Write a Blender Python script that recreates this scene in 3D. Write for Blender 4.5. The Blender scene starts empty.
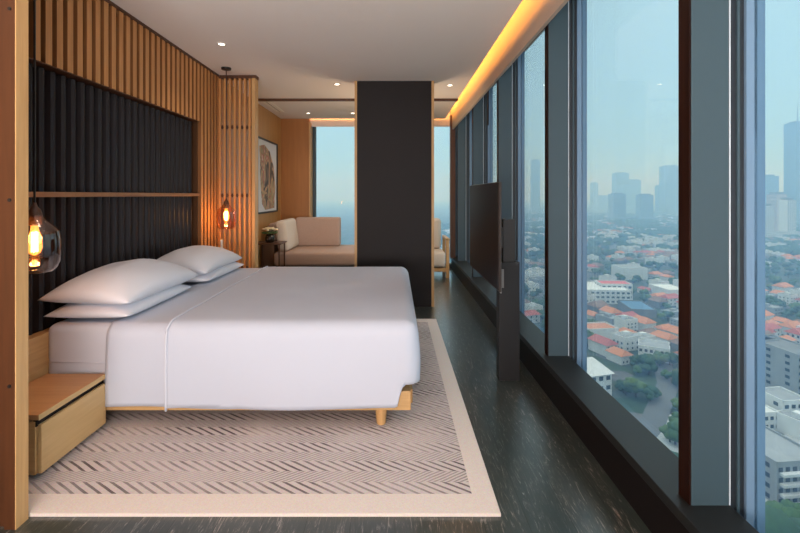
import bpy, bmesh, math, random
from mathutils import Vector, Matrix, noise
R = math.radians
random.seed(7)
sc = bpy.context.scene
COL = sc.collection
CH = 1.33          # camera height
CZ = 2.69          # ceiling height

# ------------------------------------------------------------------ camera
cd = bpy.data.cameras.new('camera'); cam = bpy.data.objects.new('camera', cd); COL.objects.link(cam)
cam.location = (0, 0, CH); cam.rotation_euler = (R(90), 0, 0)
cd.sensor_width = 36; cd.lens = 460 / 800 * 36
cd.shift_x = 5 / 800; cd.shift_y = -71.5 / 800
cd.clip_start = 0.05; cd.clip_end = 20000
sc.camera = cam

# ------------------------------------------------------------------ sky
world = bpy.data.worlds.new('sky'); sc.world = world; world.use_nodes = True
wt = world.node_tree; wt.nodes.clear()
wo = wt.nodes.new('ShaderNodeOutputWorld'); wb = wt.nodes.new('ShaderNodeBackground')
wc = wt.nodes.new('ShaderNodeTexCoord'); ws = wt.nodes.new('ShaderNodeSeparateXYZ'); wr = wt.nodes.new('ShaderNodeValToRGB')
wt.links.new(wc.outputs['Generated'], ws.inputs[0]); wt.links.new(ws.outputs['Z'], wr.inputs[0])
wt.links.new(wr.outputs[0], wb.inputs[0]); wt.links.new(wb.outputs[0], wo.inputs[0])
ramp = wr.color_ramp
ramp.elements[0].position = 0.0; ramp.elements[0].color = (0.17, 0.30, 0.42, 1)
ramp.elements[1].position = 1.0; ramp.elements[1].color = (0.95, 1.0, 1.0, 1)
for p, c in ((0.02, (0.18, 0.315, 0.435, 1)), (0.15, (0.205, 0.34, 0.435, 1)), (0.36, (0.235, 0.355, 0.415, 1)), (0.6, (0.6, 0.72, 0.78, 1))):
    e = ramp.elements.new(p); e.color = c
wb.inputs[1].default_value = 2.35

sc.view_settings.view_transform = 'Standard'
sc.view_settings.look = 'None'
sc.view_settings.gamma = 1
sc.view_settings.use_curve_mapping = False
sc.view_settings.exposure = 0.0
sc.cycles.max_bounces = 10; sc.cycles.transparent_max_bounces = 24
sc.cycles.diffuse_bounces = 5; sc.cycles.glossy_bounces = 4
sc.cycles.volume_bounces = 1
sc.cycles.sample_clamp_indirect = 4

def light(name, kind, loc, rot, energy, color, **kw):
    d = bpy.data.lights.new(name, kind); d.energy = energy; d.color = color
    for k, v in kw.items(): setattr(d, k, v)
    o = bpy.data.objects.new(name, d); o.location = loc; o.rotation_euler = rot; COL.objects.link(o)
    return o
# added soft fill behind the camera, standing for no known source
light('fill_behind_camera', 'AREA', (-0.3, -2.2, 1.75), (R(90), 0, 0), 15, (0.88, 0.94, 1.0), shape='RECTANGLE', size=3.0, size_y=1.7)
light('ceiling_fill_uplight', 'AREA', (-0.5, -1.2, 0.9), (R(140), 0, 0), 225, (1.0, 0.90, 0.84), shape='RECTANGLE', size=1.9, size_y=1.2)  # added uplight that brightens the ceiling from out of view
light('lounge_fill', 'POINT', (0.05, 6.2, 1.7), (0, 0, 0), 34, (1.0, 0.72, 0.46), shadow_soft_size=0.2)  # added fill behind the dark panel, no lamp stands there
# led strips lying in the ceiling recesses
light('cove_strip', 'AREA', (0.84, 3.0, 2.87), (0, R(-78), 0), 50, (1.0, 0.40, 0.07), shape='RECTANGLE', size=0.03, size_y=10.4)
light('cove_strip_back', 'AREA', (-0.4, 8.14, 2.84), (R(80), 0, 0), 14, (1.0, 0.42, 0.10), shape='RECTANGLE', size=2.5, size_y=0.03)

# ------------------------------------------------------------------ materials
def nodes(m):
    return m.node_tree.nodes, m.node_tree.links
def mat(name, col, rough=0.5, metal=0.0, spec=0.5, var=0.0, vscale=8, bump=0.0, bscale=40, sheen=0):
    m = bpy.data.materials.new(name); m.use_nodes = True; n, l = nodes(m); b = n['Principled BSDF']
    b.inputs['Base Color'].default_value = (*col, 1); b.inputs['Roughness'].default_value = rough
    b.inputs['Metallic'].default_value = metal; b.inputs['Specular IOR Level'].default_value = spec
    if sheen: b.inputs['Sheen Weight'].default_value = sheen
    tc = n.new('ShaderNodeTexCoord')
    if var:
        t = n.new('ShaderNodeTexNoise'); t.inputs['Scale'].default_value = vscale; t.inputs['Detail'].default_value = 4
        l.new(tc.outputs['Object'], t.inputs[0])
        r = n.new('ShaderNodeMix'); r.data_type = 'RGBA'
        r.inputs['A'].default_value = (*[c * (1 - var) for c in col], 1); r.inputs['B'].default_value = (*[min(1, c * (1 + var)) for c in col], 1)
        l.new(t.outputs['Fac'], r.inputs['Factor']); l.new(r.outputs['Result'], b.inputs['Base Color'])
    if bump:
        t = n.new('ShaderNodeTexNoise'); t.inputs['Scale'].default_value = bscale; t.inputs['Detail'].default_value = 3
        l.new(tc.outputs['Object'], t.inputs[0])
        bp = n.new('ShaderNodeBump'); bp.inputs['Strength'].default_value = bump; bp.inputs['Distance'].default_value = 0.01
        l.new(t.outputs['Fac'], bp.inputs['Height']); l.new(bp.outputs[0], b.inputs['Normal'])
    return m
def wood(name, a, b_, axis=2, rough=0.45, scale=1.0, spec=0.4):
    m = bpy.data.materials.new(name); m.use_nodes = True; n, l = nodes(m); b = n['Principled BSDF']
    b.inputs['Roughness'].default_value = rough; b.inputs['Specular IOR Level'].default_value = spec
    tc = n.new('ShaderNodeTexCoord'); mp = n.new('ShaderNodeMapping')
    s = [26 * scale] * 3; s[axis] = 1.6 * scale; mp.inputs['Scale'].default_value = s
    l.new(tc.outputs['Object'], mp.inputs[0])
    t = n.new('ShaderNodeTexNoise'); t.inputs['Scale'].default_value = 1.6; t.inputs['Detail'].default_value = 6; t.inputs['Roughness'].default_value = 0.6
    t.inputs['Distortion'].default_value = 0.4
    l.new(mp.outputs[0], t.inputs[0])
    r = n.new('ShaderNodeValToRGB'); r.color_ramp.elements[0].position = 0.3; r.color_ramp.elements[1].position = 0.72
    r.color_ramp.elements[0].color = (*b_, 1); r.color_ramp.elements[1].color = (*a, 1)
    l.new(t.outputs['Fac'], r.inputs[0]); l.new(r.outputs[0], b.inputs['Base Color'])
    bp = n.new('ShaderNodeBump'); bp.inputs['Strength'].default_value = 0.12; bp.inputs['Distance'].default_value = 0.003
    l.new(t.outputs['Fac'], bp.inputs['Height']); l.new(bp.outputs[0], b.inputs['Normal'])
    return m
def emit(name, col, s):
    m = bpy.data.materials.new(name); m.use_nodes = True; n, l = nodes(m); b = n['Principled BSDF']
    b.inputs['Base Color'].default_value = (*col, 1)
    b.inputs['Emission Color'].default_value = (*col, 1); b.inputs['Emission Strength'].default_value = s
    return m
def pane_mat(name, tint, ior=1.35, gl=(1, 1, 1), rough=0.0):
    m = bpy.data.materials.new(name); m.use_nodes = True; n, l = nodes(m); n.clear()
    o = n.new('ShaderNodeOutputMaterial'); mx = n.new('ShaderNodeMixShader'); t = n.new('ShaderNodeBsdfTransparent'); g = n.new('ShaderNodeBsdfGlossy')
    f0 = ((ior - 1) / (ior + 1)) ** 2; lw = n.new('ShaderNodeLayerWeight'); lw.inputs['Blend'].default_value = 0.5
    pw = n.new('ShaderNodeMath'); pw.operation = 'POWER'; pw.inputs[1].default_value = 5; l.new(lw.outputs['Facing'], pw.inputs[0])
    f = n.new('ShaderNodeMath'); f.operation = 'MULTIPLY_ADD'; f.inputs[1].default_value = 1 - f0; f.inputs[2].default_value = f0; l.new(pw.outputs[0], f.inputs[0])
    t.inputs[0].default_value = (*tint, 1); g.inputs['Color'].default_value = (*gl, 1); g.inputs['Roughness'].default_value = rough
    l.new(f.outputs[0], mx.inputs[0]); l.new(t.outputs[0], mx.inputs[1]); l.new(g.outputs[0], mx.inputs[2]); l.new(mx.outputs[0], o.inputs[0])
    return m

OAK = wood('oak_light', (0.60, 0.36, 0.155), (0.47, 0.265, 0.105))
OAKX = wood('oak_light_x', (0.58, 0.36, 0.16), (0.46, 0.27, 0.11), axis=0)
OAKY = wood('oak_light_y', (0.58, 0.35, 0.15), (0.46, 0.26, 0.105), axis=1)
SLAT = wood('oak_slat', (0.66, 0.32, 0.115), (0.52, 0.235, 0.08))
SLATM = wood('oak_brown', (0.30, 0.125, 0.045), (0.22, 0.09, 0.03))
SLATP = wood('oak_shade', (0.085, 0.028, 0.009), (0.062, 0.021, 0.007))  # partition oak with the shade of its camera-facing side put into the colour
BACKW = wood('oak_back_wall', (0.40, 0.17, 0.05), (0.34, 0.14, 0.04), scale=0.5)
SLATB = wood('oak_backing', (0.10, 0.040, 0.014), (0.07, 0.028, 0.010))
PANELW = wood('oak_panel_wall', (0.52, 0.28, 0.10), (0.44, 0.225, 0.075), scale=0.5)
WALNUT = wood('walnut', (0.12, 0.05, 0.025), (0.06, 0.025, 0.014))
BRWOOD = wood('brown_trim', (0.020, 0.006, 0.003), (0.010, 0.003, 0.002), rough=0.5, spec=0.1)
BLACKSLAT = mat('black_slat', (0.018, 0.015, 0.017), 0.42, spec=0.22, var=0.15)
BLACKBACK = mat('black_backing', (0.006, 0.005, 0.006), 0.6)
CEIL = mat('ceiling_paint', (0.78, 0.72, 0.68), 0.9, bump=0.04)
WHITEP = mat('white_paint', (0.72, 0.66, 0.60), 0.6)
DARKPANEL = mat('dark_panel', (0.012, 0.0088, 0.0095), 0.62, spec=0.3, var=0.2, vscale=3)
BLACKMET = mat('black_metal', (0.02, 0.018, 0.018), 0.4, metal=0.3)
DARKGREY = mat('dark_grey_lacquer', (0.013, 0.013, 0.0145), 0.45, spec=0.3)
SILL = mat('sill_stone', (0.010, 0.011, 0.0115), 0.45, spec=0.3, var=0.15, vscale=5)
KICK = mat('dark_plinth', (0.006, 0.004, 0.004), 0.6, spec=0.2)
ALU = mat('grey_aluminium', (0.034, 0.059, 0.074), 0.5, metal=0.0)
ALUB = mat('blue_aluminium', (0.13, 0.21, 0.31), 0.4, metal=0.0)
GASKET = mat('gasket', (0.012, 0.016, 0.022), 0.5)
BRIGHTALU = mat('bright_aluminium', (0.5, 0.55, 0.6), 0.3)
GLASS = pane_mat('window_glass', (0.93, 0.97, 0.985), 1.22)
AMBER = pane_mat('amber_glass', (0.94, 0.80, 0.72), 1.7)
CLEARG = pane_mat('clear_glass', (0.95, 0.95, 0.95), 1.5)
LINEN = mat('white_linen', (0.50, 0.53, 0.62), 0.85, spec=0.2, bump=0.10, bscale=9, sheen=0.1)
LINEN2 = mat('white_sheet', (0.58, 0.60, 0.68), 0.85, spec=0.2, bump=0.05, bscale=12)
PILLOWM = mat('pillow_cotton', (0.70, 0.71, 0.77), 0.85, spec=0.2, bump=0.12, bscale=7)
SOFA = mat('sofa_fabric', (0.46, 0.33, 0.27), 0.9, var=0.08, vscale=60, bump=0.2, bscale=200)
SOFAL = mat('sofa_fabric_light', (0.66, 0.57, 0.48), 0.9, var=0.08, vscale=60, bump=0.2, bscale=200)
SOFAD = mat('sofa_fabric_dark', (0.16, 0.085, 0.05), 0.9, var=0.1)
BULB = emit('bulb_glow', (1.0, 0.50, 0.16), 9)
FILA = emit('filament_glow', (1.0, 0.72, 0.36), 28)
LENS = emit('downlight_glow', (1.0, 0.85, 0.68), 8)

# ------------------------------------------------------------------ mesh helpers
def wloc(o):
    v = Vector((0, 0, 0))
    while o: v = v + o.location; o = o.parent
    return v
class MB:
    def __init__(s): s.bm = bmesh.new(); s.mi = 0
    def face(s, pts, mi=None):
        f = s.bm.faces.new([s.bm.verts.new(p) for p in pts]); f.material_index = s.mi if mi is None else mi; return f
    def box(s, x0, x1, y0, y1, z0, z1, M=None):
        v = [s.bm.verts.new((x, y, z)) for x in (x0, x1) for y in (y0, y1) for z in (z0, z1)]
        if M is not None:
            for q in v: q.co = M @ q.co
        for i in ((0, 1, 3, 2), (4, 6, 7, 5), (0, 4, 5, 1), (2, 3, 7, 6), (0, 2, 6, 4), (1, 5, 7, 3)):
            f = s.bm.faces.new([v[k] for k in i]); f.material_index = s.mi
        return s
    def rbox(s, x0, x1, y0, y1, z0, z1, r, seg=3):
        t = bmesh.new(); b = MB(); b.bm.free(); b.bm = t; b.box(x0, x1, y0, y1, z0, z1)
        bmesh.ops.bevel(t, geom=t.edges[:], offset=r, segments=seg, profile=0.5, affect='EDGES')
        me = bpy.data.meshes.new('t'); t.to_mesh(me); t.free(); s.bm.from_mesh(me); bpy.data.meshes.remove(me); return s
    def lathe(s, c, prof, n=24, cap=True):
        rings = []
        for r, z in prof:
            rings.append([s.bm.verts.new((c[0] + r * math.cos(2 * math.pi * k / n), c[1] + r * math.sin(2 * math.pi * k / n), c[2] + z)) for k in range(n)])
        for a, b in zip(rings, rings[1:]):
            for k in range(n):
                f = s.bm.faces.new((a[k], a[(k + 1) % n], b[(k + 1) % n], b[k])); f.material_index = s.mi
        if cap:
            for rg, rev in ((rings[0], True), (rings[-1], False)):
                f = s.bm.faces.new(rg[::-1] if rev else rg); f.material_index = s.mi
        return s
    def tube(s, pts, r, n=10):
        pts = [Vector(p) for p in pts]; rings = []
        for i, p in enumerate(pts):
            d = (pts[min(i + 1, len(pts) - 1)] - pts[max(i - 1, 0)]).normalized()
            u = d.cross(Vector((0, 0, 1)) if abs(d.z) < 0.9 else Vector((1, 0, 0))).normalized(); w = d.cross(u)
            rr = r[i] if isinstance(r, (list, tuple)) else r
            rings.append([s.bm.verts.new(p + rr * (u * math.cos(2 * math.pi * k / n) + w * math.sin(2 * math.pi * k / n))) for k in range(n)])
        for a, b in zip(rings, rings[1:]):
            for k in range(n): s.bm.faces.new((a[k], b[k], b[(k + 1) % n], a[(k + 1) % n])).material_index = s.mi
        s.bm.faces.new(rings[0]); s.bm.faces.new(rings[-1][::-1]); return s
    def ball(s, c, r, sub=2, sq=(1, 1, 1), jit=0, seed=0):
        res = bmesh.ops.create_icosphere(s.bm, subdivisions=sub, radius=1)
        for v in res['verts']:
            k = 1 + jit * noise.noise(v.co * 1.7 + Vector((seed, seed * 2, 0)))
            v.co = Vector((c[0] + v.co.x * r * sq[0] * k, c[1] + v.co.y * r * sq[1] * k, c[2] + v.co.z * r * sq[2] * k))
        for f in {f for v in res['verts'] for f in v.link_faces}: f.material_index = s.mi
        return s
    def build(s, name, m, parent=None, smooth=False, bevel=0, bseg=2, autos=None, loc=None):
        bmesh.ops.recalc_face_normals(s.bm, faces=s.bm.faces[:])
        o0 = wloc(parent) if parent else Vector(loc or (0, 0, 0))
        if o0.length: bmesh.ops.translate(s.bm, verts=s.bm.verts[:], vec=-o0)
        me = bpy.data.meshes.new(name); s.bm.to_mesh(me); s.bm.free()
        for q in (m if isinstance(m, (list, tuple)) else [m]): me.materials.append(q)
        o = bpy.data.objects.new(name, me); COL.objects.link(o)
        if parent: o.parent = parent
        elif loc: o.location = loc
        if smooth:
            for p in me.polygons: p.use_smooth = True
        if bevel:
            b = o.modifiers.new('bevel', 'BEVEL'); b.width = bevel; b.segments = bseg; b.limit_method = 'ANGLE'; b.angle_limit = R(40)
        return o
def tag(o, label=None, cat=None, group=None, kind=None):
    if label: o['label'] = label
    if cat: o['category'] = cat
    if group: o['group'] = group
    if kind: o['kind'] = kind
    return o
def thing(name, label, cat, loc=(0, 0, 0), group=None):
    o = bpy.data.objects.new(name, None); o.empty_display_size = 0.1; o.location = loc; COL.objects.link(o)
    return tag(o, label, cat, group)
def kids(o): return [c for c in COL.objects if c.parent == o]
def copy_tree(o, loc=None, label=None, group=None, parent=None):
    c = o.copy(); COL.objects.link(c); c.parent = parent
    if loc is not None: c.location = loc
    if label: c['label'] = label
    if group: c['group'] = group
    for ch in kids(o): copy_tree(ch, parent=c)
    return c
def S(name, mb, m, **k): return tag(mb.build(name, m, **k), kind='structure')

# ------------------------------------------------------------------ floor
def floor_mat():
    m = bpy.data.materials.new('dark_floor'); m.use_nodes = True; n, l = nodes(m); b = n['Principled BSDF']
    tc = n.new('ShaderNodeTexCoord')
    # planks laid away from the camera
    mp = n.new('ShaderNodeMapping'); mp.inputs['Rotation'].default_value = (0, 0, R(90)); l.new(tc.outputs['Object'], mp.inputs[0])
    br = n.new('ShaderNodeTexBrick'); br.inputs['Scale'].default_value = 1; br.inputs['Brick Width'].default_value = 1.5; br.inputs['Row Height'].default_value = 0.18
    br.inputs['Mortar Size'].default_value = 0.0015; br.inputs['Color1'].default_value = (0.8, 0.8, 0.8, 1); br.inputs['Color2'].default_value = (1.35, 1.15, 1.1, 1); br.inputs['Mortar'].default_value = (0.3, 0.3, 0.3, 1)
    l.new(mp.outputs[0], br.inputs[0])
    m2 = n.new('ShaderNodeMapping'); m2.inputs['Scale'].default_value = (26, 3.2, 1); l.new(tc.outputs['Object'], m2.inputs[0])
    t = n.new('ShaderNodeTexNoise'); t.inputs['Scale'].default_value = 1.6; t.inputs['Detail'].default_value = 8; t.inputs['Roughness'].default_value = 0.75; t.inputs['Distortion'].default_value = 2.2
    l.new(m2.outputs[0], t.inputs[0])
    r = n.new('ShaderNodeValToRGB'); r.color_ramp.elements[0].position = 0.47; r.color_ramp.elements[1].position = 0.66
    r.color_ramp.elements[0].color = (0.022, 0.034, 0.031, 1); r.color_ramp.elements[1].color = (0.24, 0.235, 0.22, 1)
    e = r.color_ramp.elements.new(0.56); e.color = (0.038, 0.048, 0.045, 1)
    l.new(t.outputs['Fac'], r.inputs[0])
    mx = n.new('ShaderNodeMix'); mx.data_type = 'RGBA'; mx.blend_type = 'MULTIPLY'; mx.inputs['Factor'].default_value = 1
    l.new(r.outputs[0], mx.inputs['A']); l.new(br.outputs[0], mx.inputs['B']); l.new(mx.outputs['Result'], b.inputs['Base Color'])
    rr = n.new('ShaderNodeMapRange'); rr.inputs['To Min'].default_value = 0.14; rr.inputs['To Max'].default_value = 0.34
    l.new(t.outputs['Fac'], rr.inputs['Value']); l.new(rr.outputs[0], b.inputs['Roughness'])
    bp = n.new('ShaderNodeBump'); bp.inputs['Strength'].default_value = 0.15; bp.inputs['Distance'].default_value = 0.003
    l.new(t.outputs['Fac'], bp.inputs['Height']); l.new(bp.outputs[0], b.inputs['Normal'])
    b.inputs['Specular IOR Level'].default_value = 0.4
    b.inputs['Coat Weight'].default_value = 1.0; b.inputs['Coat IOR'].default_value = 1.45; b.inputs['Coat Roughness'].default_value = 0.28
    return m
S('floor', MB().box(-3.2, 1.3, -2.6, 8.6, -0.12, 0), floor_mat())
S('ceiling', MB().box(-3.2, 0.892, -2.6, 8.2, CZ, CZ + 0.09), CEIL)
S('ceiling_recess', MB().box(-3.2, 1.5, -2.6, 8.8, 2.98, 3.05), CEIL)
mb = MB(); mb.box(0.995, 1.02, -2.6, 8.25, 2.47, 2.98); S('trim_cove', mb, mat('cove_paint', (0.42, 0.35, 0.29), 0.6))
mb = MB(); mb.box(-2.03, 0.995, 8.30, 8.325, 2.565, 2.98); S('trim_cove_back', mb, WHITEP)
S('wall_left', MB().box(-2.2, -2.115, 1.9, 5.28, 0, 2.98), SLATB)
mb = MB(); mb.box(-2.2, -2.03, 5.28, 8.2, 0, 2.98); S('wall_left_lounge', mb, PANELW)
mb = MB(); mb.box(-2.2, -1.53, 8.2, 8.55, 0, 2.98); S('wall_back', mb, BACKW)
mb = MB(); mb.box(-1.53, -1.505, 8.17, 8.5, 0, 2.62); S('trim_window_jamb', mb, OAK)
S('wall_entry', MB().box(-3.2, 1.3, -2.7, -2.6, 0, 2.98), WHITEP)
S('wall_foyer', MB().box(-3.3, -3.2, -2.6, 1.9, 0, 2.98), PANELW)
S('wall_behind_screen', MB().box(-3.2, -2.2, 1.9, 2.0, 0, 2.98), PANELW)
# thin dark track across the ceiling between bedroom and lounge
S('trim_ceiling_track', MB().box(-2.03, 0.89, 6.48, 6.55, CZ - 0.028, CZ), WALNUT)

# ------------------------------------------------------------------ right window wall
S('trim_window_plinth', MB().box(1.01, 1.178, -2.6, 8.25, 0.0, 0.20), KICK)
S('trim_window_base', MB().box(1.178, 1.30, -2.6, 8.25, -0.12, 0.08), GASKET)
S('trim_window_sill', MB().box(0.985, 1.178, -2.6, 8.2, 0.20, 0.24), SILL, bevel=0.003)
S('trim_window_ledge', MB().box(1.178, 1.30, -2.6, 8.25, 0.08, 0.11), ALUB)
S('trim_window_head', MB().box(1.04, 1.34, -2.6, 8.6, 2.82, 2.98), GASKET)
MY = [-1.385 + 1.5 * k for k in range(7)]   # front faces of the mullions
wi = 1
for k, y in enumerate(MY):
    if y < -2: continue
    g = S('trim_mullion', MB().box(1.04, 1.172, y, y + 0.063, 0.24, 2.84), ALU)
    S('room_side_veneer', MB().box(1.034, 1.04, y + 0.002, y + 0.063, 0.24, 2.84), BRWOOD, parent=g)
    S('bright_reveal', MB().box(1.175, 1.179, y + 0.001, y + 0.06, 0.24, 2.84), BRIGHTALU, parent=g)
    S('dark_gasket', MB().box(1.18, 1.234, y + 0.012, y + 0.055, 0.15, 2.84), GASKET, parent=g)
    mb = MB(); mb.box(1.205, 1.214, y + 0.004, y + 0.012, 0.15, 2.84); S('jamb_rib', mb, ALU, parent=g)
    S('jamb_frame', MB().box(1.234, 1.30, y, y + 0.09, 0.11, 2.84), ALUB, parent=g)
    S('outer_fin', MB().box(1.275, 1.299, y + 0.02, y + 0.09, -0.1, 2.98), ALU, parent=g)
edges = [-2.6] + MY + [8.12]
for a, b in zip(edges, edges[1:]):
    a2 = a if a == -2.6 else a + 0.09
    w = MB(); w.box(1.262, 1.272, a2, b, 0.11, 2.82)
    S('window_%d' % wi, w, GLASS); wi += 1
# corner column and back window
S('trim_corner_column', MB().box(0.965, 1.05, 8.0, 8.12, 0.24, 2.72), WALNUT)
S('trim_corner_post', MB().box(1.05, 1.34, 8.12, 8.55, -0.1, 2.98), ALU)
g = S('window_%d' % wi, MB().box(-1.47, 1.05, 8.44, 8.45, 0.08, 2.72), GLASS)
mb = MB(); mb.box(-1.505, -1.45, 8.40, 8.49, 0, 2.72); S('side_frame', mb, ALU, parent=g)
mb = MB(); mb.box(-0.06, 0.0, 8.40, 8.49, 0.08, 2.72); S('middle_frame', mb, ALU, parent=g)
mb = MB(); mb.box(-1.505, 1.05, 8.38, 8.50, 0, 0.08); S('bottom_frame', mb, ALU, parent=g)
S('trim_back_head', MB().box(-1.53, 1.05, 8.38, 8.5, 2.72, 2.98), GASKET)
# small brown sliding blind guide by the far mullion
g = thing('blind_guide', 'short brown vertical blind guide hanging below the glowing ceiling cove', 'blind', (1.03, 5.08, 2.2))
MB().box(1.022, 1.032, 5.06, 5.10, 2.10, 2.50).build('rail', BRWOOD, g)

# ------------------------------------------------------------------ slat wall, headboard
YS0, YS1 = 1.93, 5.22
PIT = 0.088
c = thing('wall_cladding', 'light oak vertical slat cladding above and beside the black slatted headboard panel', 'wall cladding', (-2.06, 3.6, 0))
mb = MB(); mb.box(-2.115, -2.034, 1.9, 5.24, 2.09, CZ - 0.02); mb.box(-2.115, -2.034, 4.73, 5.24, 0, 2.09); mb.build('backing', SLATB, c)
mb = MB(); mb.box(-2.11, -1.99, 1.9, 5.24, CZ - 0.022, CZ - 0.001); mb.build('top_rail', WALNUT, c)
mb = MB(); k = 0; y = YS0
while y < 5.20:
    z0 = 2.085 if y < 4.70 else 0.0
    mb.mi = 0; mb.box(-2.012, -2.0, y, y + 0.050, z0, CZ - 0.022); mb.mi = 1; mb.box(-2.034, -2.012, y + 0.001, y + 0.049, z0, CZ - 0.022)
    mb.box(-2.0115, -2.0005, y - 0.0008, y, z0, CZ - 0.022)
    y += PIT
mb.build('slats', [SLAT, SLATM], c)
mb = MB(); mb.box(-2.115, -2.004, 1.93, 4.73, 2.078, 2.085); mb.build('lower_edge', WALNUT, c)

h = thing('headboard', 'tall black fluted wall headboard panel with thin oak rail behind the bed', 'headboard', (-2.06, 3.3, 0))
MB().box(-2.115, -2.09, 1.93, 4.725, 0.0, 2.068).build('backing_board', BLACKBACK, h)
mb = MB(); y = 1.935
while y < 4.66:
    # rounded black flute
    n = 5
    pts = [(-2.09 + 0.052 * math.sin(math.pi * i / n) ** 0.6, y + 0.062 * i / n) for i in range(n + 1)]
    for (xa, ya), (xb, yb) in zip(pts, pts[1:]):
        mb.face([(xa, ya, 0.0), (xb, yb, 0.0), (xb, yb, 2.066), (xa, ya, 2.066)])
    y += PIT
mb.build('flutes', BLACKSLAT, h, smooth=True)
MB().box(-2.085, -2.005, 1.93, 4.725, 1.318, 1.348).build('shelf_rail', wood('rail_oak', (0.36, 0.17, 0.07), (0.24, 0.10, 0.04), axis=1), h, bevel=0.003)
MB().box(-2.05, -1.985, 1.95, 4.70, 0.05, 0.545).build('lower_board', OAKY, h, bevel=0.004)

# slatted screen between bed and lounge
s = thing('slatted_screen', 'open oak slat screen hanging behind the far pendant lamp', 'screen', (-1.8, 5.26, 0))
MB().box(-2.03, -1.575, 5.22, 5.32, CZ - 0.035, CZ).build('top_rail', WALNUT, s)
MB().box(-1.625, -1.585, 5.21, 5.33, 0, CZ - 0.035).build('end_post', OAK, s, bevel=0.002)
for i in range(7):
    x = -1.995 + 0.0565 * i
    MB().box(x - 0.009, x + 0.015, 5.23, 5.30, 0.02, CZ - 0.035).build('slat', SLAT, s, bevel=0.001, bseg=1)
for z in (2.10, 1.325, 0.5):
    mb = MB(); mb.box(-2.02, -1.625, 5.235, 5.25, z - 0.008, z + 0.008)
    for i in range(7):
        x = -1.995 + 0.0565 * i + 0.029
        mb.lathe((x, 5.235, z - 0.022), [(0.008, 0), (0.011, 0.01), (0.011, 0.034), (0.008, 0.044)], 10)
    mb.build('crossbar', WALNUT, s)

# near screen at the left edge
s = thing('wooden_partition', 'light oak partition edge standing in the foreground at far left', 'partition', (-1.55, 1.86, 0))
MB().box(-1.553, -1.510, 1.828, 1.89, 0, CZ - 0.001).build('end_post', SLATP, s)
MB().box(-1.510, -1.506, 1.828, 1.89, 0, CZ - 0.001).build('lit_edge', OAK, s)  # window-lit side of the post painted in as a paler oak skin
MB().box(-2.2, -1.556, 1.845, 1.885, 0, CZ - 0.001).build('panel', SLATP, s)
for z in (2.07, 1.31, 0.57):
    MB().tube([(-1.531, 1.824, z), (-1.531, 1.83, z)], 0.007).build('bolt', BLACKMET, s)

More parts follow.
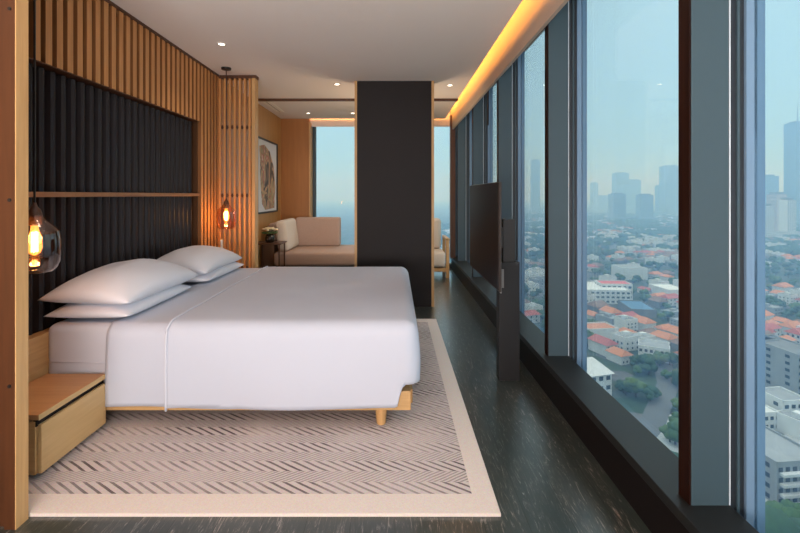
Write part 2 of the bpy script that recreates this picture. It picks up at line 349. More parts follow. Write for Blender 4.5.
# ------------------------------------------------------------------ rug
def rug_mat():
    m = bpy.data.materials.new('rug_chevron'); m.use_nodes = True; n, l = nodes(m); b = n['Principled BSDF']
    b.inputs['Roughness'].default_value = 0.95; b.inputs['Specular IOR Level'].default_value = 0.1
    tc = n.new('ShaderNodeTexCoord'); sp = n.new('ShaderNodeSeparateXYZ'); l.new(tc.outputs['Object'], sp.inputs[0])
    def mth(op, a, b_=None, c_=None):
        q = n.new('ShaderNodeMath'); q.operation = op
        for i, v in enumerate((a, b_, c_)):
            if v is None: continue
            if isinstance(v, (int, float)): q.inputs[i].default_value = v
            else: l.new(v, q.inputs[i])
        return q.outputs[0]
    nz = n.new('ShaderNodeTexNoise'); nz.inputs['Scale'].default_value = 9; nz.inputs['Detail'].default_value = 2; l.new(tc.outputs['Object'], nz.inputs[0])
    wob = mth('MULTIPLY', mth('SUBTRACT', nz.outputs['Fac'], 0.5), 0.014)
    yy = mth('SUBTRACT', sp.outputs['Y'], 0.126)
    zig = mth('PINGPONG', yy, 0.083)
    u = mth('FRACT', mth('DIVIDE', mth('ADD', mth('ADD', sp.outputs['X'], mth('MULTIPLY', zig, 1.5)), wob), 0.061))
    # which leg of the zigzag
    leg = mth('LESS_THAN', mth('FRACT', mth('DIVIDE', yy, 0.166)), 0.5)
    thick = mth('LESS_THAN', mth('ABSOLUTE', mth('SUBTRACT', u, 0.5)), 0.17)
    u2 = mth('FRACT', mth('MULTIPLY', u, 2))
    thin = mth('LESS_THAN', mth('ABSOLUTE', mth('SUBTRACT', u2, 0.5)), 0.24)
    line = mth('ADD', mth('MULTIPLY', thick, leg), mth('MULTIPLY', mth('MULTIPLY', thin, 0.6), mth('SUBTRACT', 1.0, leg)))
    # worn areas
    n2 = n.new('ShaderNodeTexNoise'); n2.inputs['Scale'].default_value = 2.2; n2.inputs['Detail'].default_value = 5; l.new(tc.outputs['Object'], n2.inputs[0])
    wear = n.new('ShaderNodeMapRange'); wear.inputs['From Min'].default_value = 0.3; wear.inputs['From Max'].default_value = 0.62; wear.inputs['To Min'].default_value = 0.18; wear.inputs['To Max'].default_value = 1
    l.new(n2.outputs['Fac'], wear.inputs['Value'])
    n3 = n.new('ShaderNodeTexNoise'); n3.inputs['Scale'].default_value = 160; n3.inputs['Detail'].default_value = 3; l.new(tc.outputs['Object'], n3.inputs[0])
    line = mth('MULTIPLY', line, wear.outputs[0])
    # border
    inx = mth('LESS_THAN', sp.outputs['X'], 0.438 - 0.10 - (-2.0))
    iny = mth('MULTIPLY', mth('GREATER_THAN', sp.outputs['Y'], 0.126), mth('LESS_THAN', sp.outputs['Y'], 2.99 - 0.12))
    ins = mth('MULTIPLY', inx, iny)
    line = mth('MULTIPLY', line, ins)
    base = n.new('ShaderNodeMix'); base.data_type = 'RGBA'; base.inputs['A'].default_value = (0.66, 0.585, 0.54, 1); base.inputs['B'].default_value = (0.55, 0.485, 0.47, 1)
    l.new(ins, base.inputs['Factor'])
    mx = n.new('ShaderNodeMix'); mx.data_type = 'RGBA'; mx.inputs['B'].default_value = (0.09, 0.07, 0.075, 1)
    l.new(mth('MULTIPLY', line, 0.95), mx.inputs['Factor']); l.new(base.outputs['Result'], mx.inputs['A'])
    fl = n.new('ShaderNodeMix'); fl.data_type = 'RGBA'; fl.blend_type = 'MULTIPLY'; fl.inputs['Factor'].default_value = 0.35
    l.new(mx.outputs['Result'], fl.inputs['A']); l.new(n3.outputs['Color'], fl.inputs['B'])
    fl.blend_type = 'OVERLAY'
    l.new(fl.outputs['Result'], b.inputs['Base Color'])
    bp = n.new('ShaderNodeBump'); bp.inputs['Strength'].default_value = 0.5; bp.inputs['Distance'].default_value = 0.004
    l.new(mth('SUBTRACT', mth('MULTIPLY', n3.outputs['Fac'], 0.5), line), bp.inputs['Height']); l.new(bp.outputs[0], b.inputs['Normal'])
    return m
o = MB().rbox(-2.0, 0.438, 1.90, 4.89, 0.0, 0.014, 0.0015, 1).build('area_rug', rug_mat(), loc=(-2.0, 1.90, 0))
tag(o, 'cream bordered area rug with grey chevron lines under the bed', 'rug')

# ------------------------------------------------------------------ bed
BX0, BX1, BY0, BY1 = -1.985, 0.09, 2.645, 4.64
bed = thing('bed', 'king size bed with low oak frame on round tapered legs', 'bed', (-0.95, 3.64, 0))
fr = MB(); fr.rbox(BX0, BX1, BY0 - 0.032, BY1, 0.105, 0.215, 0.006, 2); fr.build('frame', OAKX, bed)
MB().box(BX1, BX1 + 0.012, BY0 + 0.03, BY1 - 0.04, 0.12, 0.20).build('foot_rail', OAK, bed, bevel=0.002)
mm = MB(); mm.rbox(BX0 - 0.015, BX1 - 0.02, BY0 - 0.02, BY1 - 0.01, 0.21, 0.588, 0.045, 5); mm.build('mattress', LINEN2, bed, smooth=True)
pp = MB(); pp.tube([(BX0 + 0.02, BY0 - 0.022, 0.375), (-1.5, BY0 - 0.022, 0.375)], 0.003, 8); pp.build('mattress_piping', LINEN2, bed, smooth=True)
for (x, y) in ((-0.08, 2.652), (-0.08, 4.5), (-1.80, 2.652), (-1.80, 4.5)):
    MB().lathe((x, y, 0.0145), [(0.024, 0), (0.026, 0.003), (0.036, 0.093)], 20).build('leg', OAK, bed, smooth=False)

def drape(name, x0, x1, y0, y1, top, Rr, hem, m, puff=0.012, seed=0.0, wr=0.006, nx=70, ny=60, flat=False):
    """cloth over a mattress: inner grid and a skirt round the near side, the foot and the far side"""
    bm = bmesh.new()
    ix1, iy0, iy1 = x1 - Rr, y0 + Rr, y1 - Rr
    def topz(x, y):
        e = min(1, (y - y0) / 0.35, (y1 - y) / 0.35, (x1 - x) / 0.35); e = max(0, e)
        n_ = noise.noise(Vector((x * 2.1 + seed, y * 1.7, seed))) * 0.7 + noise.noise(Vector((x * 5 + seed, y * 4, seed + 3))) * 0.3
        return top + puff * (e ** 0.7) + 0.012 * n_ * e
    grid = [[bm.verts.new((x0 + (ix1 - x0) * i / nx, iy0 + (iy1 - iy0) * j / ny, 0)) for j in range(ny + 1)] for i in range(nx + 1)]
    for row in grid:
        for v in row: v.co.z = topz(v.co.x, v.co.y)
    for i in range(nx):
        for j in range(ny): bm.faces.new((grid[i][j], grid[i + 1][j], grid[i + 1][j + 1], grid[i][j + 1]))
    path = []
    for i in range(nx + 1): path.append((grid[i][0], (0, -1), grid[i][0].co.x))
    ncor = 10
    for k in range(1, ncor): a = -math.pi / 2 + math.pi / 2 * k / ncor; path.append((grid[nx][0], (math.cos(a), math.sin(a)), None))
    for j in range(ny + 1): path.append((grid[nx][j], (1, 0), None))
    for k in range(1, ncor): a = math.pi / 2 * k / ncor; path.append((grid[nx][ny], (math.cos(a), math.sin(a)), None))
    for i in range(nx, -1, -1): path.append((grid[i][ny], (0, 1), grid[i][ny].co.x))
    prev = None; nr = 22
    s_len = 0; lastp = None
    for v, nn, _ in path:
        px, py = v.co.x + nn[0] * Rr, v.co.y + nn[1] * Rr
        if lastp: s_len += math.hypot(px - lastp[0], py - lastp[1])
        lastp = (px, py)
        hz = hem(px, py, nn) + 0.006 * math.sin(s_len * 5 + seed) + 0.004 * noise.noise(Vector((s_len * 3, seed, 0)))
        arc = Rr * math.pi / 2; straight = max(0.01, v.co.z - Rr - hz); tot = arc + straight
        ring = [v]
        for r in range(1, nr + 1):
            t = tot * r / nr
            if t < arc: th = t / Rr; off = Rr * math.sin(th); dz = Rr * (1 - math.cos(th)); w = 0
            else: off = Rr; dz = Rr + t - arc; w = (t - arc) / max(straight, 0.05)
            w_ = w * w * wr * 1.6 * (math.sin(s_len * 9 + seed) * 0.5 + noise.noise(Vector((s_len * 2.4, dz * 1.5, seed + 7))) * 1.3) + 0.02 * math.sin(math.pi * min(w, 1)) * 0.4 
            o_ = off + w_
            ring.append(bm.verts.new((v.co.x + nn[0] * o_, v.co.y + nn[1] * o_, v.co.z - dz)))
        if prev:
            for r in range(nr):
                q = [prev[r], prev[r + 1], ring[r + 1], ring[r]]
                q2 = []
                for z in q:
                    if z not in q2: q2.append(z)
                if len(q2) >= 3: bm.faces.new(q2)
        prev = ring
    mb = MB(); mb.bm.free(); mb.bm = bm
    return mb
def hem1(px, py, nn):
    if nn[0] > 0.0:   # foot side hangs shorter
        return 0.262
    # near or far side: rises gently just before the foot
    return 0.130 + 0.132 * max(0, min(1, (px - 0.012) / 0.028))
duv = thing('duvet', 'smooth white duvet hanging over the bed sides with a folded seam', 'duvet', (-0.7, 3.6, 0.6))
mb = drape('d', -1.63, 0.125, 2.595, 4.70, 0.592, 0.075, hem1, LINEN, seed=1.3)
o = mb.build('under_layer', LINEN, duv, smooth=True)
so = o.modifiers.new('s', 'SOLIDIFY'); so.thickness = 0.008; so.offset = -1
mb = drape('d', -1.285, 0.137, 2.583, 4.712, 0.604, 0.085, lambda a, b, c_: hem1(a, b, c_) - 0.002, LINEN, seed=1.3)
o = mb.build('top_layer', LINEN, duv, smooth=True)
so = o.modifiers.new('s', 'SOLIDIFY'); so.thickness = 0.01; so.offset = -1
# piped seam along the folded edge
pts = []
yy0, yy1, tp, Rr = 2.580, 4.714, 0.609, 0.085
for t in range(12): pts.append((-1.285, yy0 - 0.006 * math.sin(math.pi * t / 12), 0.118 + (tp - Rr - 0.118) * t / 12))
for t in range(8): a = math.pi / 2 * t / 8; pts.append((-1.285, yy0 + Rr - Rr * math.cos(a), tp - Rr + Rr * math.sin(a)))
n = 40
for t in range(n + 1):
    y = yy0 + Rr + (yy1 - yy0 - 2 * Rr) * t / n
    e = max(0, min(1, (y - 2.583) / 0.35, (4.712 - y) / 0.35))
    n_ = noise.noise(Vector((-1.285 * 2.1 + 1.3, y * 1.7, 1.3))) * 0.7 + noise.noise(Vector((-1.285 * 5 + 1.3, y * 4, 4.3))) * 0.3
    pts.append((-1.285, y, 0.606 + 0.012 * e ** 0.7 + 0.012 * n_ * e))
MB().tube(pts, 0.007, 8).build('piping', LINEN2, duv, smooth=True)

def pillow_mesh(L, W, H, seed=0, droop=0.0):
    bm = bmesh.new(); n = 34; top = []; bot = []
    def prof(u, v):
        a = max(0, 1 - abs(u) ** 2.6); b = max(0, 1 - abs(v) ** 2.6)
        return (a * b) ** 0.52
    for i in range(n + 1):
        rt, rb = [], []
        for j in range(n + 1):
            u = -1 + 2 * i / n; v = -1 + 2 * j / n
            u = math.sin(u * math.pi / 2) * 0.55 + u * 0.45; v = math.sin(v * math.pi / 2) * 0.55 + v * 0.45
            # sides draw in between the corners
            kx = 1 - 0.055 * (1 - v * v); ky = 1 - 0.06 * (1 - u * u)
            h = prof(u, v); w = noise.noise(Vector((u * 2.2 + seed, v * 2.2, seed))) * 0.10 + noise.noise(Vector((u * 5 + seed, v * 5, seed + 2))) * 0.035
            x, y = u * W / 2 * ky, v * L / 2 * kx
            edge = abs(u) > 0.999 or abs(v) > 0.999
            dr = -droop * (0.5 * u * u + 0.5 * v * v)
            vt = bm.verts.new((x, y, H * 0.5 * h * (1 + w) + dr))
            rt.append(vt); rb.append(vt if edge else bm.verts.new((x, y, -H * 0.5 * h * (1 - w * 0.3) + dr * 1.0)))
        top.append(rt); bot.append(rb)
    for i in range(n):
        for j in range(n):
            bm.faces.new((top[i][j], top[i + 1][j], top[i + 1][j + 1], top[i][j + 1]))
            q = [bot[i][j], bot[i][j + 1], bot[i + 1][j + 1], bot[i + 1][j]]
            try: bm.faces.new(q)
            except ValueError: pass
    mb = MB(); mb.bm.free(); mb.bm = bm; return mb
PL = (('white pillow at the bottom of the stack beside the near nightstand', (-1.775, 3.06, 0.655), (0.0, 0.0, 0.01), 0.86, 0.48, 0.14, 1),
      ('large white pillow on top of the stack nearest the foreground lamp', (-1.775, 3.09, 0.775), (0.0, 0.03, -0.01), 0.94, 0.52, 0.22, 2),
      ('white pillow at the bottom of the far stack by the slatted screen', (-1.76, 4.17, 0.655), (0.0, 0.0, -0.01), 0.88, 0.50, 0.14, 3),
      ('white pillow on top of the far stack by the slatted screen', (-1.77, 4.12, 0.768), (-0.0, 0.04, 0.01), 0.92, 0.52, 0.20, 4))
for lab, loc, rot, L, W, H, sd in PL:
    o = pillow_mesh(L, W, H, sd * 3.1, 0.055 if sd % 2 == 0 else 0.02).build('pillow', PILLOWM, smooth=True)
    o.location = loc; o.rotation_euler = rot; tag(o, lab, 'pillow', 'white pillows at the head of the bed')

# ------------------------------------------------------------------ nightstands
PALEOAK = wood('oak_pale', (0.60, 0.40, 0.19), (0.53, 0.345, 0.155), axis=1)
def nightstand(loc, label):
    t = thing('nightstand', label, 'nightstand', loc, 'oak nightstands beside the bed')
    x, y, z = loc
    W, D = 0.335, 0.485   # out from the wall, along the wall
    MB().box(x - W, x - 0.02, y - D / 2, y + D / 2, z, z + 0.245).build('cabinet', OAKX, t, bevel=0.002)
    MB().box(x - 0.018, x, y - D / 2 + 0.012, y + D / 2, z, z + 0.225).build('drawer_front', PALEOAK, t, bevel=0.002)
    MB().box(x - 0.03, x - 0.015, y - D / 2 + 0.001, y + D / 2, z + 0.220, z + 0.2525).build('finger_groove', KICK, t)
    MB().box(x - 0.003, x + 0.001, y - D / 2 - 0.004, y + D / 2, z + 0.2525, z + 0.2775).build('top_edge', PALEOAK, t)
    MB().box(x - W, x - 0.003, y - D / 2 - 0.004, y + D / 2, z + 0.2525, z + 0.278).build('top', wood('stand_top', (0.52, 0.27, 0.12), (0.43, 0.21, 0.09), axis=0), t, bevel=0.003)
    return t
nightstand((-1.630, 2.352, 0.045), 'floating oak nightstand with one drawer in the near left corner')
nightstand((-1.636, 4.955, 0.045), 'oak nightstand on the far side of the bed behind the pillows')
t = thing('bedside_lamp', 'slim white upright rod lamp behind the far pillows', 'lamp', (-1.86, 4.93, 0.324))
MB().lathe((-1.86, 4.93, 0.324), [(0.03, 0), (0.03, 0.01), (0.006, 0.014)], 16).build('base', WHITEP, t)
MB().lathe((-1.86, 4.93, 0.338), [(0.005, 0), (0.005, 0.36)], 12).build('stem', WHITEP, t)
MB().lathe((-1.86, 4.93, 0.69), [(0.008, 0), (0.012, 0.01), (0.012, 0.15), (0.009, 0.16)], 14).build('head', mat('white_plastic', (0.85, 0.83, 0.8), 0.4), t)

# ------------------------------------------------------------------ pendants
def pendant(x, y, label):
    t = thing('pendant_lamp', label, 'pendant lamp', (x, y, CZ), 'amber glass pendant lamps')
    MB().lathe((x, y, CZ - 0.026), [(0.004, 0), (0.05, 0.006), (0.052, 0.025)], 28).build('canopy', BLACKMET, t, smooth=False)
    MB().tube([(x, y, CZ - 0.024), (x, y, 1.29)], 0.005, 8).build('cord', BLACKMET, t)
    MB().lathe((x, y, 1.185), [(0.020, 0), (0.028, 0.006), (0.030, 0.05), (0.024, 0.075), (0.012, 0.09), (0.006, 0.11)], 20).build('socket', WALNUT, t, smooth=True)
    b = MB().lathe((x, y, 1.045), [(0.004, 0), (0.022, 0.012), (0.030, 0.035), (0.028, 0.07), (0.018, 0.11), (0.014, 0.14)], 20).build('bulb', pane_bulb, t, smooth=True)
    f = MB()
    for k in range(6):
        a = k * math.pi / 3; f.tube([(x + 0.011 * math.cos(a), y + 0.011 * math.sin(a), 1.062), (x + 0.010 * math.cos(a), y + 0.010 * math.sin(a), 1.155)], 0.0035, 6)
    f.build('filament', FILA, b)
    prof = [(0.022, 0.292), (0.024, 0.282), (0.034, 0.262), (0.052, 0.240), (0.080, 0.218), (0.098, 0.190), (0.104, 0.150), (0.104, 0.085), (0.100, 0.050), (0.088, 0.020), (0.072, 0.003), (0.060, 0.0)]
    g = MB(); g.lathe((x, y, 0.965), prof, 40, cap=False); so = g.build('glass_shade', AMBER, t, smooth=True)
    so.modifiers.new('s', 'SOLIDIFY').thickness = 0.003
    light('pendant_light', 'POINT', (x, y, 1.10), (0, 0, 0), 5.5, (1.0, 0.66, 0.32), shadow_soft_size=0.03)
pane_bulb = bpy.data.materials.new('bulb_glass'); pane_bulb.use_nodes = True
n_, l_ = nodes(pane_bulb); n_.clear()
_o = n_.new('ShaderNodeOutputMaterial'); _a = n_.new('ShaderNodeAddShader'); _t = n_.new('ShaderNodeBsdfTransparent'); _e = n_.new('ShaderNodeEmission')
_t.inputs[0].default_value = (1, 0.8, 0.5, 1); _e.inputs[0].default_value = (1, 0.42, 0.10, 1); _e.inputs[1].default_value = 1.6
l_.new(_t.outputs[0], _a.inputs[0]); l_.new(_e.outputs[0], _a.inputs[1]); l_.new(_a.outputs[0], _o.inputs[0])
pendant(-1.70, 2.17, 'amber glass pendant lamp hanging above the near nightstand')
pendant(-1.805, 4.92, 'amber glass pendant lamp hanging before the slatted screen')

# ------------------------------------------------------------------ downlights
def downlight(x, y, label, p=14, vis=True):
    t = thing('downlight', label, 'ceiling light', (x, y, CZ), 'recessed ceiling downlights')
    MB().lathe((x, y, CZ - 0.006), [(0.026, 0.003), (0.030, 0), (0.044, 0.001), (0.046, 0.006)], 28, cap=False).build('trim_ring', WHITEP, t, smooth=True)
    MB().lathe((x, y, CZ - 0.004), [(0.026, 0), (0.026, 0.003)], 24).build('lens', LENS, t)
    light('downlight_beam', 'SPOT', (x, y, CZ - 0.02), (0, 0, 0), p, (1.0, 0.80, 0.62), spot_size=R(110), spot_blend=1.0, shadow_soft_size=0.05)
downlight(-1.56, 4.14, 'small round ceiling downlight above the pillows', 16)
downlight(-0.71, 5.64, 'small round ceiling downlight just left of the dark partition', 16)
downlight(0.68, 5.69, 'small round ceiling downlight just right of the dark partition', 16)
downlight(-1.44, 7.63, 'small lounge ceiling downlight above the sofa back', 16)
downlight(-0.70, 7.63, 'small lounge ceiling downlight against the dark partition edge', 12)
for (x, y) in ((-1.3, 2.3), (-0.3, 2.3), (-0.3, 0.9), (-1.3, 0.9)):    # added spots out of frame that brighten the near room
    light('near_room_fill', 'SPOT', (x, y, CZ - 0.02), (0, 0, 0), 5, (1.0, 0.86, 0.76), spot_size=R(130), spot_blend=1.0, shadow_soft_size=0.12)

# ------------------------------------------------------------------ partition panel
t = thing('partition_panel', 'tall dark brown partition panel with thin oak edges behind the bed', 'partition', (0, 5.55, 0))
MB().box(-0.452, 0.435, 5.48, 5.64, 0, CZ - 0.001).build('panel', DARKPANEL, t)
MB().box(-0.482, -0.452, 5.475, 5.645, 0, CZ - 0.001).build('edge_strip', OAK, t)
MB().box(0.435, 0.465, 5.475, 5.645, 0, CZ - 0.001).build('edge_strip', OAK, t)

# ------------------------------------------------------------------ picture
def art_mat():
    m = bpy.data.materials.new('abstract_print'); m.use_nodes = True; n, l = nodes(m); b = n['Principled BSDF']
    tc = n.new('ShaderNodeTexCoord'); t = n.new('ShaderNodeTexNoise'); t.inputs['Scale'].default_value = 2.6; t.inputs['Detail'].default_value = 3; t.inputs['Distortion'].default_value = 1.6
    mp = n.new('ShaderNodeMapping'); mp.inputs['Scale'].default_value = (1, 1.6, 0.9); mp.inputs['Location'].default_value = (0.4, 2.2, 0.7)
    l.new(tc.outputs['Object'], mp.inputs[0]); l.new(mp.outputs[0], t.inputs[0])
    r = n.new('ShaderNodeValToRGB'); r.color_ramp.interpolation = 'EASE'
    for i, (p, c) in enumerate(((0.36, (0.04, 0.035, 0.03)), (0.43, (0.15, 0.11, 0.08)), (0.49, (0.55, 0.33, 0.19)), (0.55, (0.26, 0.26, 0.14)), (0.61, (0.40, 0.10, 0.06)), (0.7, (0.62, 0.52, 0.42)))):
        e = r.color_ramp.elements[i] if i < 2 else r.color_ramp.elements.new(p)
        e.position = p; e.color = (*c, 1)
    l.new(t.outputs['Fac'], r.inputs[0]); l.new(r.outputs[0], b.inputs['Base Color']); b.inputs['Roughness'].default_value = 0.6
    return m
t = thing('framed_picture', 'large black framed abstract print with white mat on lounge wall', 'picture', (-2.0, 7.2, 1.6))
ay0, ay1, az0, az1 = 6.66, 7.80, 1.05, 2.19
mb = MB()
for b in ((ay0, ay1, az0, az0 + 0.025), (ay0, ay1, az1 - 0.025, az1), (ay0, ay0 + 0.025, az0, az1), (ay1 - 0.025, ay1, az0, az1)):
    mb.box(-2.03, -1.985, b[0], b[1], b[2], b[3])
mb.build('frame', BLACKMET, t)
MB().box(-2.03, -2.004, ay0 + 0.02, ay1 - 0.02, az0 + 0.02, az1 - 0.02).build('mat_board', mat('mat_white', (0.62, 0.62, 0.62), 0.8), t)
pr = MB()
prn = [(6.93, 1.20), (6.86, 1.5), (6.80, 2.06), (7.05, 2.10), (7.35, 2.02), (7.58, 1.80), (7.68, 1.45), (7.62, 1.12), (7.1, 1.10)]
pr.face([(-2.0, a, b) for a, b in prn]); pr.face([(-2.004, a, b) for a, b in prn[::-1]])
for (a, b), (a2, b2) in zip(prn, prn[1:] + prn[:1]): pr.face([(-2.0, a, b), (-2.0, a2, b2), (-2.004, a2, b2), (-2.004, a, b)])
pr.build('print', art_mat(), t)

# ------------------------------------------------------------------ lounge: sofa, table, flowers, chair
t = thing('sofa', 'low taupe fabric daybed sofa under the lounge window', 'sofa', (-1.1, 7.3, 0))
MB().rbox(-1.80, 0.0, 6.82, 7.98, 0.03, 0.26, 0.03).build('base', SOFA, t, smooth=False)
MB().rbox(-1.80, 0.0, 6.80, 7.96, 0.28, 0.475, 0.04, 4).build('seat_cushion', SOFA, t, smooth=True)
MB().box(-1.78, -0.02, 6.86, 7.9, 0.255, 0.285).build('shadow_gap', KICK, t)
MB().rbox(-1.66, -0.92, 7.66, 7.88, 0.475, 0.955, 0.035, 4).build('back_cushion', SOFA, t, smooth=True)
MB().rbox(-1.99, -1.82, 6.90, 7.98, 0.03, 0.62, 0.03).build('arm', SOFAD, t)
b = MB().rbox(-0.085, 0.085, -0.40, 0.40, -0.235, 0.235, 0.06, 5); b = b.build('side_cushion', SOFAL, smooth=True); b.parent = t
b.location = Vector((-1.70, 7.28, 0.712)) - wloc(t); b.rotation_euler = (0, R(-8), 0)
MB().rbox(-1.94, -1.81, 7.0, 7.9, 0.62, 0.90, 0.05).build('arm_cushion', SOFA, t, smooth=True)

t = thing('side_table', 'small dark side table with thin legs beside the sofa', 'table', (-1.82, 6.62, 0))
MB().rbox(-2.00, -1.60, 6.45, 6.82, 0.63, 0.65, 0.004, 1).build('table_top', WALNUT, t)
for x in (-1.97, -1.64):
    for y in (6.48, 6.79): MB().box(x, x + 0.018, y - 0.009, y + 0.009, 0, 0.63).build('leg', WALNUT, t)
t = thing('vase', 'dark glass vase on the small side table', 'vase', (-1.80, 6.62, 0.65))
MB().lathe((-1.80, 6.62, 0.65), [(0.045, 0), (0.065, 0.02), (0.070, 0.06), (0.055, 0.10), (0.048, 0.115)], 24).build('body', mat('vase_glass', (0.02, 0.015, 0.012), 0.15), t, smooth=True)
t = thing('flower_bouquet', 'cream white flower bouquet standing in the dark vase', 'flowers', (-1.80, 6.62, 0.74))
CREAM = mat('cream_petal', (0.85, 0.74, 0.50), 0.7); LEAF = mat('leaf', (0.05, 0.10, 0.03), 0.6)
random.seed(3)
for k in range(17):
    a = k * 2.4; rr = 0.085 * math.sqrt(k / 17)
    cx, cy, cz = -1.80 + rr * math.cos(a) * 1.25, 6.62 + rr * math.sin(a), 0.855 - rr * rr * 4 + random.uniform(-.006, .006)
    f = MB()
    for q in range(7):
        b_ = q * 0.9 + k; f.ball((cx + 0.014 * math.cos(b_), cy + 0.014 * math.sin(b_), cz + 0.004 * (q % 3)), 0.014, 1, (1, 1, 0.8))
    f.build('blossom', CREAM, t, smooth=True)
mb = MB()
for k in range(9):
    a = k * 0.7; mb.tube([(-1.80, 6.62, 0.755), (-1.80 + 0.05 * math.cos(a), 6.62 + 0.05 * math.sin(a), 0.84)], [0.004, 0.003], 6)
    mb.ball((-1.80 + 0.085 * math.cos(a), 6.62 + 0.085 * math.sin(a), 0.79), 0.035, 1, (1, 1, 0.5))
mb.build('foliage', LEAF, t)

t = thing('armchair', 'oak framed armchair with pale cushions by the lounge window right of the partition', 'armchair', (0.55, 7.6, 0))
for x in (0.30, 0.82):
    MB().box(x, x + 0.05, 7.36, 7.44, 0, 0.62).build('front_leg', OAK, t, bevel=0.004)
    MB().box(x, x + 0.05, 7.92, 7.98, 0, 0.62).build('rear_leg', OAK, t, bevel=0.004)
    MB().box(x - 0.005, x + 0.055, 7.36, 7.98, 0.60, 0.635).build('armrest', OAK, t, bevel=0.004)
    MB().box(x + 0.01, x + 0.04, 7.44, 7.92, 0.08, 0.14).build('side_rail', OAK, t)
MB().box(0.32, 0.85, 7.38, 7.96, 0.10, 0.16).build('seat_frame', OAKX, t)
MB().rbox(0.36, 0.81, 7.34, 7.95, 0.17, 0.42, 0.05, 4).build('seat_cushion', SOFAL, t, smooth=True)
b = MB().rbox(0.36, 0.78, 7.72, 7.90, 0.42, 0.94, 0.07, 5).build('back_cushion', SOFAL, t, smooth=True)

# linear air diffuser in the lounge ceiling
t = thing('air_diffuser', 'long white linear air slot in the lounge ceiling corner', 'air vent', (-1.87, 7.05, CZ))
MB().box(-1.93, -1.81, 6.65, 7.5, CZ - 0.008, CZ).build('frame', mat('vent_white', (0.85, 0.8, 0.72), 0.5), t)
MB().box(-1.874, -1.867, 6.68, 7.47, CZ - 0.009, CZ - 0.006).build('slot', DARKGREY, t)

# ------------------------------------------------------------------ television and its stand
t = thing('television', 'large flat black television turned side on beside the windows', 'television', (0.665, 3.5, 0.705))
MB().rbox(0.664, 0.682, 2.94, 4.08, 0.708, 1.415, 0.003, 1).build('casing', mat('tv_case', (0.05, 0.04, 0.036), 0.3, metal=0.5), t)
MB().box(0.6615, 0.664, 2.95, 4.07, 0.720, 1.408).build('screen', mat('tv_screen', (0.012, 0.006, 0.006), 0.3, spec=0.15), t)
MB().rbox(0.682, 0.72, 3.1, 3.92, 0.75, 1.25, 0.008, 1).build('rear_housing', BLACKMET, t)
MB().box(0.676, 0.683, 2.945, 2.97, 0.70, 0.80).build('label_strip', mat('tv_label', (0.2, 0.2, 0.2), 0.5), t)
t = thing('television_stand', 'dark grey floor column that carries the television', 'tv stand', (0.82, 3.4, 0))
MB().box(0.745, 0.892, 3.29, 3.38, 0.0, 0.85).build('column', DARKGREY, t, bevel=0.003)
MB().box(0.775, 0.862, 3.295, 3.38, 0.85, 1.155).build('upper_box', BLACKMET, t, bevel=0.003)
MB().box(0.72, 0.78, 3.30, 3.38, 0.95, 1.10).build('bracket', BLACKMET, t)
MB().box(0.70, 0.715, 3.02, 3.035, 0.72, 0.84).build('cable_clip', mat('clip_grey', (0.12, 0.12, 0.12), 0.5), t)

# ------------------------------------------------------------------ the city below
GZ = -100.0
def at(px, py, z=GZ):
    d = 460 * (CH - z) / (py - 195.0)
    return ((px - 395) / 460 * d, d)
def atd(px, d): return (px - 395) / 460 * d
def ground_mat():
    m = bpy.data.materials.new('city_ground'); m.use_nodes = True; n, l = nodes(m); b = n['Principled BSDF']; b.inputs['Roughness'].default_value = 0.95
    tc = n.new('ShaderNodeTexCoord')
    v = n.new('ShaderNodeTexVoronoi'); v.inputs['Scale'].default_value = 0.055; l.new(tc.outputs['Object'], v.inputs[0])
    r = n.new('ShaderNodeValToRGB'); r.color_ramp.interpolation = 'CONSTANT'
    cs = [(0.0, (0.05, 0.065, 0.045)), (0.3, (0.02, 0.05, 0.02)), (0.62, (0.09, 0.09, 0.09)), (0.75, (0.03, 0.06, 0.028)), (0.95, (0.12, 0.12, 0.12))]
    for i, (p, c) in enumerate(cs):
        e = r.color_ramp.elements[i] if i < 2 else r.color_ramp.elements.new(p)
        e.position = p; e.color = (*c, 1)
    sp = n.new('ShaderNodeSeparateColor'); l.new(v.outputs['Color'], sp.inputs[0]); l.new(sp.outputs[0], r.inputs[0])
    t = n.new('ShaderNodeTexNoise'); t.inputs['Scale'].default_value = 0.3; t.inputs['Detail'].default_value = 5; l.new(tc.outputs['Object'], t.inputs[0])
    mx = n.new('ShaderNodeMix'); mx.data_type = 'RGBA'; mx.blend_type = 'OVERLAY'; mx.inputs['Factor'].default_value = 0.6
    l.new(r.outputs[0], mx.inputs['A']); l.new(t.outputs['Fac'], mx.inputs['B']); l.new(mx.outputs['Result'], b.inputs['Base Color'])
    return m
S('city_ground', MB().box(-5000, 7000, -400, 9000, GZ - 2, GZ), ground_mat())

WH = mat('white_render', (0.60, 0.61, 0.61), 0.9, var=0.2, vscale=0.2)
GR = mat('grey_render', (0.17, 0.18, 0.19), 0.9, var=0.2, vscale=0.2)
LG = mat('light_grey_roof', (0.27, 0.29, 0.31), 0.9, var=0.25, vscale=0.15)
OR = mat('orange_tiles', (0.50, 0.20, 0.10), 0.9, var=0.25, vscale=0.3)
RD = mat('red_tiles', (0.38, 0.11, 0.10), 0.9, var=0.25, vscale=0.3)
BN = mat('brown_tiles', (0.20, 0.13, 0.10), 0.9, var=0.25, vscale=0.3)
PK = mat('pink_red_roof', (0.55, 0.12, 0.13), 0.8, var=0.1, vscale=0.2)
BL = mat('blue_roof', (0.06, 0.16, 0.28), 0.7, var=0.15, vscale=0.2)
DKW = mat('dark_window', (0.03, 0.045, 0.06), 0.25)
GREENS = [mat('tree_green_%s' % k, c, 0.95, var=0.45, vscale=0.7, bump=0.6, bscale=2) for k, c in (('deep', (0.022, 0.062, 0.018)), ('mid', (0.042, 0.095, 0.024)), ('pale', (0.075, 0.13, 0.032)))]
